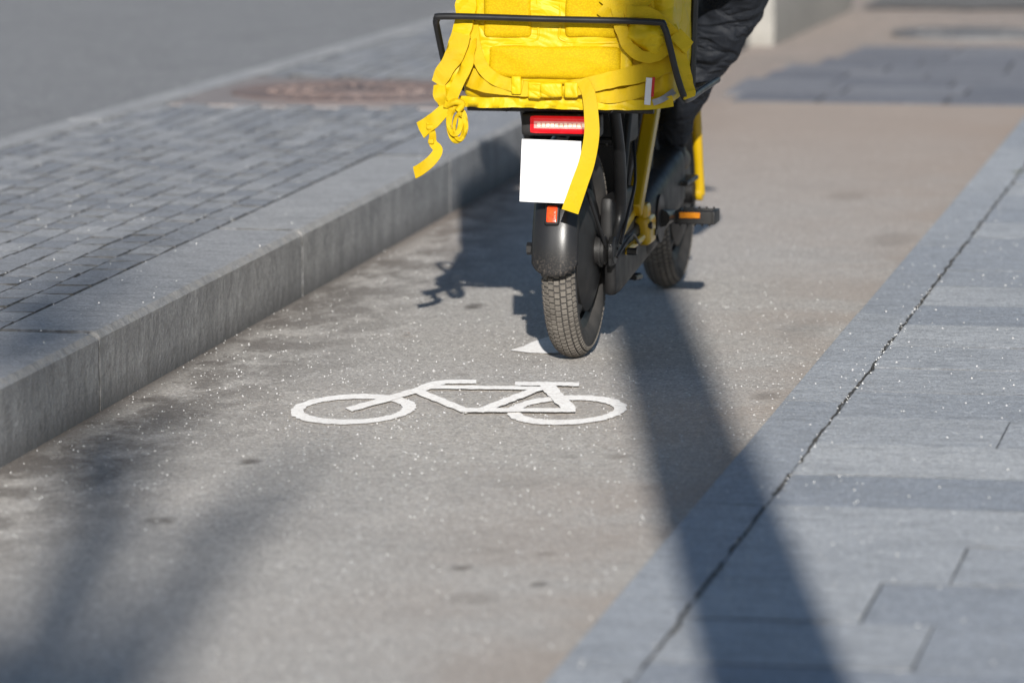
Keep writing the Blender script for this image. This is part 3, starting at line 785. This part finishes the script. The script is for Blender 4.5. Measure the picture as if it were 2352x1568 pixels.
# ------------------------------------------------------------------ delivery bag on the rack
BY = 10.80
bo = Vector((-1.853, BY, .627))
bag = thing('delivery_bag', bo, 'bright yellow delivery backpack with loose straps resting on the bicycle rack', 'bag')
def bp(px, py, y=0.0): return atY(px, py, BY + y)
body = MB().rbox(bo + Vector((0, .2, .405)), (.246, .19, .403), .034, 64, wr=.0075, wsc=9)
body.build('body', M['bag'], bag, weld=True, sharp=80)
bpn = MB()
def pan(px0, px1, py0, py1, y, dep, z1=None):
    a = bp(px0, py1, y); b = bp(px1, py0, y)
    zt = b.z if z1 is None else z1
    return ((a.x + b.x) / 2, BY + y, (a.z + zt) / 2), ((b.x - a.x) / 2, dep, (zt - a.z) / 2)
c, h = pan(1092, 1452, 0, 192, .004, .014, z1=bo.z + .70); bpn.rbox(c, h, .013, 44, wr=.005, wsc=12, puff=.004)
bpn.build('back_panel', M['bag'], bag, weld=True, sharp=80)
for (a0, a1, b0, b1, z1) in ((1112, 1222, 0, 86, bo.z + .40), (1298, 1420, 0, 86, bo.z + .40), (1124, 1426, 107, 180, None)):
    c, h = pan(a0, a1, b0, b1, -.007, .012, z1=z1)
    MB().rbox(c, h, .0115, 24, wr=.0025, wsc=14, puff=.006).build('mesh_pad', M['pad'], bag, weld=True, sharp=80)
sm = MB()
sm.tube([bp(1232, -20, -.010), bp(1236, 60, -.011), bp(1225, 95, -.011), bp(1120, 100, -.009)], .003, 8, 6)
sm.tube([bp(1288, -20, -.010), bp(1286, 60, -.011), bp(1298, 95, -.011), bp(1432, 98, -.009)], .003, 8, 6)
sm.build('piping', M['bag'], bag)
# waist belt
wb = MB()
wb.ribbon([bp(1075, 175, -.004), bp(1110, 192, -.022), bp(1160, 200, -.026), bp(1235, 207, -.028)], (.045, .032), .004, n=10, wob=.008)
wb.ribbon([bp(1310, 206, -.028), bp(1350, 196, -.03), bp(1420, 180, -.026), bp(1490, 164, -.012), bp(1545, 140, .01)], (.032, .046), .004, n=10, wob=.010, twist=(.1, -.3))
wb.ribbon([bp(1085, 50, -.012), bp(1092, 110, -.026), bp(1112, 160, -.028), bp(1150, 188, -.032), bp(1200, 200, -.033)], .028, .003, n=10, wob=.006)
wb.ribbon([bp(1340, 215, -.02), bp(1400, 222, -.02), bp(1460, 212, -.016), bp(1510, 196, -.006)], .03, .004, n=8, wob=.009)
wb.build('waist_belt', M['web'], bag, sharp=60)
hm_ = MB(); hm_.ribbon([bp(1056, 232, .0), bp(1120, 236, -.006), bp(1200, 235, -.010), bp(1300, 239, -.010), bp(1420, 241, -.010), bp(1500, 240, -.006), bp(1545, 232, .01)], .024, .010, n=12, wob=.008)
hm_.build('bottom_hem', M['bag'], bag, sharp=70)
bu = MB()
bu.rbox(bp(1266, 207, -.036), (.026, .006, .017), .005, 6); bu.rbox(bp(1228, 207, -.034), (.015, .005, .020), .004, 5); bu.rbox(bp(1312, 207, -.034), (.016, .005, .018), .004, 5)
for k in (-1, 1): bu.rbox(bp(1250, 207 + k * 14, -.036), (.03, .004, .0035), .0025, 4)
bu.rbox(bp(1186, 196, -.036), (.012, .005, .021), .004, 5)
bu.build('buckle', M['bag'], bag, weld=True)
MB().ribbon([bp(1338, 186, -.036), bp(1352, 215, -.042), bp(1358, 262, -.045), bp(1359, 312, -.046), bp(1348, 372, -.046), bp(1330, 425, -.046), bp(1309, 486, -.048)], (.030, .040), .0022, n=8, twist=(.15, -.25)).build('loose_strap', M['web'], bag, sharp=60)
ls = MB()
ls.ribbon([bp(1078, -40, .01), bp(1070, 30, -.01), bp(1056, 90, -.03), bp(1036, 150, -.035), bp(1020, 205, -.03), bp(1026, 246, -.02)], (.050, .036), .008, n=10, twist=(.35, -.2), wob=.012)
ls.build('shoulder_strap', M['bag'], bag, sharp=70)
l2 = MB()
l2.ribbon([bp(1060, 78, -.045), bp(1048, 120, -.050), bp(1020, 165, -.046), bp(1006, 192, -.04)], (.046, .034), .008, n=8, wob=.006)
l2.ribbon([bp(1085, 90, -.02), bp(1072, 150, -.045), bp(1046, 205, -.05), bp(1030, 250, -.05)], .026, .003, n=8, wob=.010, twist=(.4, -.4))
l2.ribbon([bp(1010, 195, -.04), bp(1012, 222, -.05), bp(1030, 246, -.045), bp(1052, 232, -.05)], .03, .003, n=8, wob=.012, twist=(0, .9))
l2.ribbon([bp(1035, 236, -.04), bp(1012, 262, -.046), bp(992, 280, -.045), bp(966, 300, -.04)], (.028, .042), .003, n=8, twist=(0, .5), wob=.008)
l2.ribbon([bp(985, 282, -.04), bp(993, 306, -.045), bp(994, 328, -.04), bp(1006, 345, -.045), bp(992, 368, -.05), bp(968, 388, -.045), bp(952, 397, -.04)], (.014, .030), .0022, n=7, twist=(-.9, .5))
l2.build('strap_end', M['web'], bag, sharp=60)
l3 = MB()
def lp(cx, cy, rx, ry, y, w, a0):
    l3.ribbon([bp(cx + rx * math.cos(a), cy - ry * math.sin(a), y - .008 * math.sin(a * 1.5)) for a in [a0 + 2 * PI * .94 * i / 12 for i in range(13)]], w, .0035, n=4, nrm=(.35, -1, .25), wob=.006)
lp(1050, 286, 19, 37, -.045, .013, PI * .5)
lp(1044, 278, 14, 31, -.052, .011, PI * .7)
lp(1056, 292, 13, 29, -.056, .009, PI * .4)
l3.tube([bp(1028, 242, -.045), bp(1046, 234, -.055), bp(1062, 240, -.05), bp(1050, 256, -.055)], .008, 8, 5)
l3.rbox(bp(988, 292, -.048), (.009, .005, .006), .004, 4); l3.rbox(bp(990, 325, -.046), (.007, .004, .006), .003, 4)
l3.build('strap_bundle', M['web'], bag, sharp=70)
r1 = MB()
r1.ribbon([bp(1412, -40, -.02), bp(1418, 20, -.035), bp(1428, 70, -.04), bp(1448, 112, -.04), bp(1490, 132, -.035), bp(1530, 114, -.02), bp(1546, 84, -.01)], .028, .003, n=9, twist=(0, .5), wob=.008)
r1.ribbon([bp(1500, -30, -.01), bp(1470, 8, -.03), bp(1420, 10, -.034), bp(1385, -10, -.03)], .034, .004, n=8, wob=.010)
r1.ribbon([bp(1440, 28, -.04), bp(1490, 30, -.04), bp(1525, 55, -.03), bp(1548, 80, -.015), bp(1556, 110, .0)], .026, .004, n=9, wob=.008)
r1.ribbon([bp(1380, 20, -.03), bp(1410, 40, -.034), bp(1450, 20, -.036), bp(1500, 5, -.02)], .03, .004, n=8, wob=.012)
r1.build('strap_loop', M['web'], bag, sharp=60)
MB().rbox(bp(1484, 80, -.02), (.045, .024, .034), .022, 16, wr=.007, wsc=22, rot=Matrix.Rotation(math.radians(25), 3, 'Y')).build('pouch', M['bag'], bag, weld=True, sharp=80)
r2 = MB()
r2.ribbon([bp(1538, 60, .0), bp(1556, 110, -.005), bp(1572, 165, .0), bp(1583, 225, .01)], (.036, .030), .007, n=9, twist=(-.5, -.7), wob=.008)
r2.ribbon([bp(1550, 78, -.012), bp(1566, 95, -.012), bp(1580, 110, .0)], .034, .012, n=6, twist=(-.4, -.6))
r2.build('shoulder_strap', M['bag'], bag, sharp=70)
tg = MB(); a = bp(1489, 210, -.018); tg.box(a, (.014, .003, .062), Matrix.Rotation(math.radians(4), 3, 'Y')); tgo = tg.build('tag', M['white'], bag)
MB().box(bp(1500, 200, -.0195), (.006, .003, .045), Matrix.Rotation(math.radians(4), 3, 'Y')).build('tag_stripe', M['redtag'], tgo)
MB().ribbon([bp(1500, 236, -.014), bp(1522, 228, -.010), bp(1548, 210, .03)], .014, .003, n=4).build('reflective_hem', M['grey'], bag)
MB().tube([bo + Vector((.247, .30, .02)), bo + Vector((.256, .31, .4)), bo + Vector((.25, .31, .76))], .010, 8, 4).build('edge_trim', M['black'], bag)

# ------------------------------------------------------------------ rider
rd = thing('person', B(0, .44, .84), 'person in black padded clothes sitting on the bicycle in front of the yellow bag', 'person')
def skin(name, chains, mat, parent, sub=2, disp=0.0, dsz=.08):
    vs = []; es = []; rs_ = []; idx = {}
    for chn in chains:
        prev = None
        for p, r in chn:
            key = tuple(round(q, 4) for q in p)
            if key not in idx:
                idx[key] = len(vs); vs.append(tuple(B(*p) - ORG[parent.name])); rs_.append(r)
            i = idx[key]
            if prev is not None and prev != i: es.append((prev, i))
            prev = i
    me = bpy.data.meshes.new(name); me.from_pydata(vs, es, [])
    ob = bpy.data.objects.new(name, me); col.objects.link(ob); ob.parent = parent; ORG[ob.name] = ORG[parent.name]
    mo = ob.modifiers.new('skin', 'SKIN'); mo.use_smooth_shade = True; mo.branch_smoothing = .4
    d = me.skin_vertices[0].data
    for i, r in enumerate(rs_): d[i].radius = (r, r); d[i].use_root = (i == 0)
    s2 = ob.modifiers.new('sub', 'SUBSURF'); s2.levels = sub; s2.render_levels = sub
    if disp:
        tx = bpy.data.textures.new(name + '_folds', 'CLOUDS'); tx.noise_scale = dsz; tx.noise_depth = 1
        dm = ob.modifiers.new('folds', 'DISPLACE'); dm.texture = tx; dm.strength = disp; dm.mid_level = .5
    me.materials.append(mat); return ob
def mir(ch): return [((-p[0], p[1], p[2]), r) for p, r in ch]
pel = ((0, .46, .95), .13); hipc = ((.1, .52, .935), .095)
legR = [pel, hipc, ((.20, .70, .915), .10), ((.285, .86, .89), .096), ((.25, .92, .78), .094), ((.165, .965, .645), .078), ((.105, .985, .53), .058), ((.082, 1.0, .43), .046), ((.08, 1.0, .40), .042)]
sp = [pel, ((0, .55, 1.15), .135), ((0, .61, 1.34), .15), ((0, .645, 1.44), .07), ((0, .66, 1.5), .055), ((0, .68, 1.58), .085), ((0, .69, 1.66), .095), ((0, .685, 1.73), .07)]
ch0 = ((0, .61, 1.34), .15)
armR = [ch0, ((.17, .63, 1.38), .07), ((.30, .74, 1.2), .052), ((.30, .91, 1.13), .04), ((.285, .97, 1.125), .03), ((.28, 1.02, 1.128), .032)]
fing = []
for k, (dx, ln_) in enumerate(((-.033, 1.0), (-.011, 1.1), (.011, 1.05), (.033, .85))):
    x = .28 + dx; y = 1.02 - dx * .55
    fing.append([((.28, 1.02, 1.128), .032), ((x, y + .03, 1.135), .011), ((x, y + .03 + .026 * ln_, 1.12), .0095), ((x, y + .035 + .01 * ln_, 1.09), .009), ((x, y + .012, 1.082), .008)])
fing.append([((.28, 1.02, 1.128), .032), ((.235, 1.02, 1.12), .012), ((.225, 1.035, 1.095), .010)])
def thin(ch, d): return [(p, max(.028, r - d)) for p, r in ch]
shoe_in = [((.08, 1.0, .40), .028), ((.08, 1.0, .385), .03), ((.08, 1.10, .368), .028), ((.08, 1.15, .362), .022)]
chains = [[(sp[0][0], .11)] + thin(sp[1:3], .02) + sp[3:], thin(legR, .018), mir(thin(legR, .018)), thin(armR[:4], .008) + armR[4:], mir(thin(armR[:4], .008) + armR[4:])]
chains += fing + [mir(f) for f in fing] + [shoe_in, mir(shoe_in)]
skin('body', chains, M['skin'], rd)
skin('trousers', [legR, mir(legR)], M['cloth'], rd, 4, .022, .06)
jk = [((0, .46, .93), .15), ((0, .54, 1.12), .16), ((0, .61, 1.34), .17), ((0, .64, 1.43), .085)]
aj = [((0, .61, 1.34), .17), ((.17, .63, 1.38), .085), ((.30, .74, 1.2), .068), ((.30, .91, 1.13), .054), ((.288, .955, 1.125), .045)]
skin('jacket', [jk, aj, mir(aj)], M['cloth'], rd, 3, .02, .06)
sh = [((.08, 1.0, .43), .040), ((.08, .985, .375), .042), ((.08, 1.08, .365), .038), ((.08, 1.17, .358), .031)]
for q in (0, 1): skin('shoe', [mir(sh) if q else sh], M['plastic'], rd)
hm = MB(); hm.lathe(B(0, .685, 1.66), (0, .1, 1), [(.118, .0), (.124, .02), (.118, .07), (.09, .115), (.045, .14), (.0001, .147)], 32)
hm.build('helmet', M['plastic'], rd, solid=.012)
MB().rbox(B(0, .795, 1.625), (.012, .018, .022), .009, 5).build('nose', M['skin'], rd, weld=True)
for q in (-1, 1):
    MB().rbox(B(q * .1, .68, 1.63), (.01, .016, .028), .009, 5).build('ear', M['skin'], rd, weld=True)
    MB().rbox(B(q * .034, .772, 1.65), (.013, .006, .007), .005, 5).build('eye', M['plastic'], rd, weld=True)
MB().rbox(B(0, .772, 1.585), (.024, .006, .006), .005, 5).build('mouth', plain('lips', (.38, .15, .12), (.34, .13, .1)), rd, weld=True)
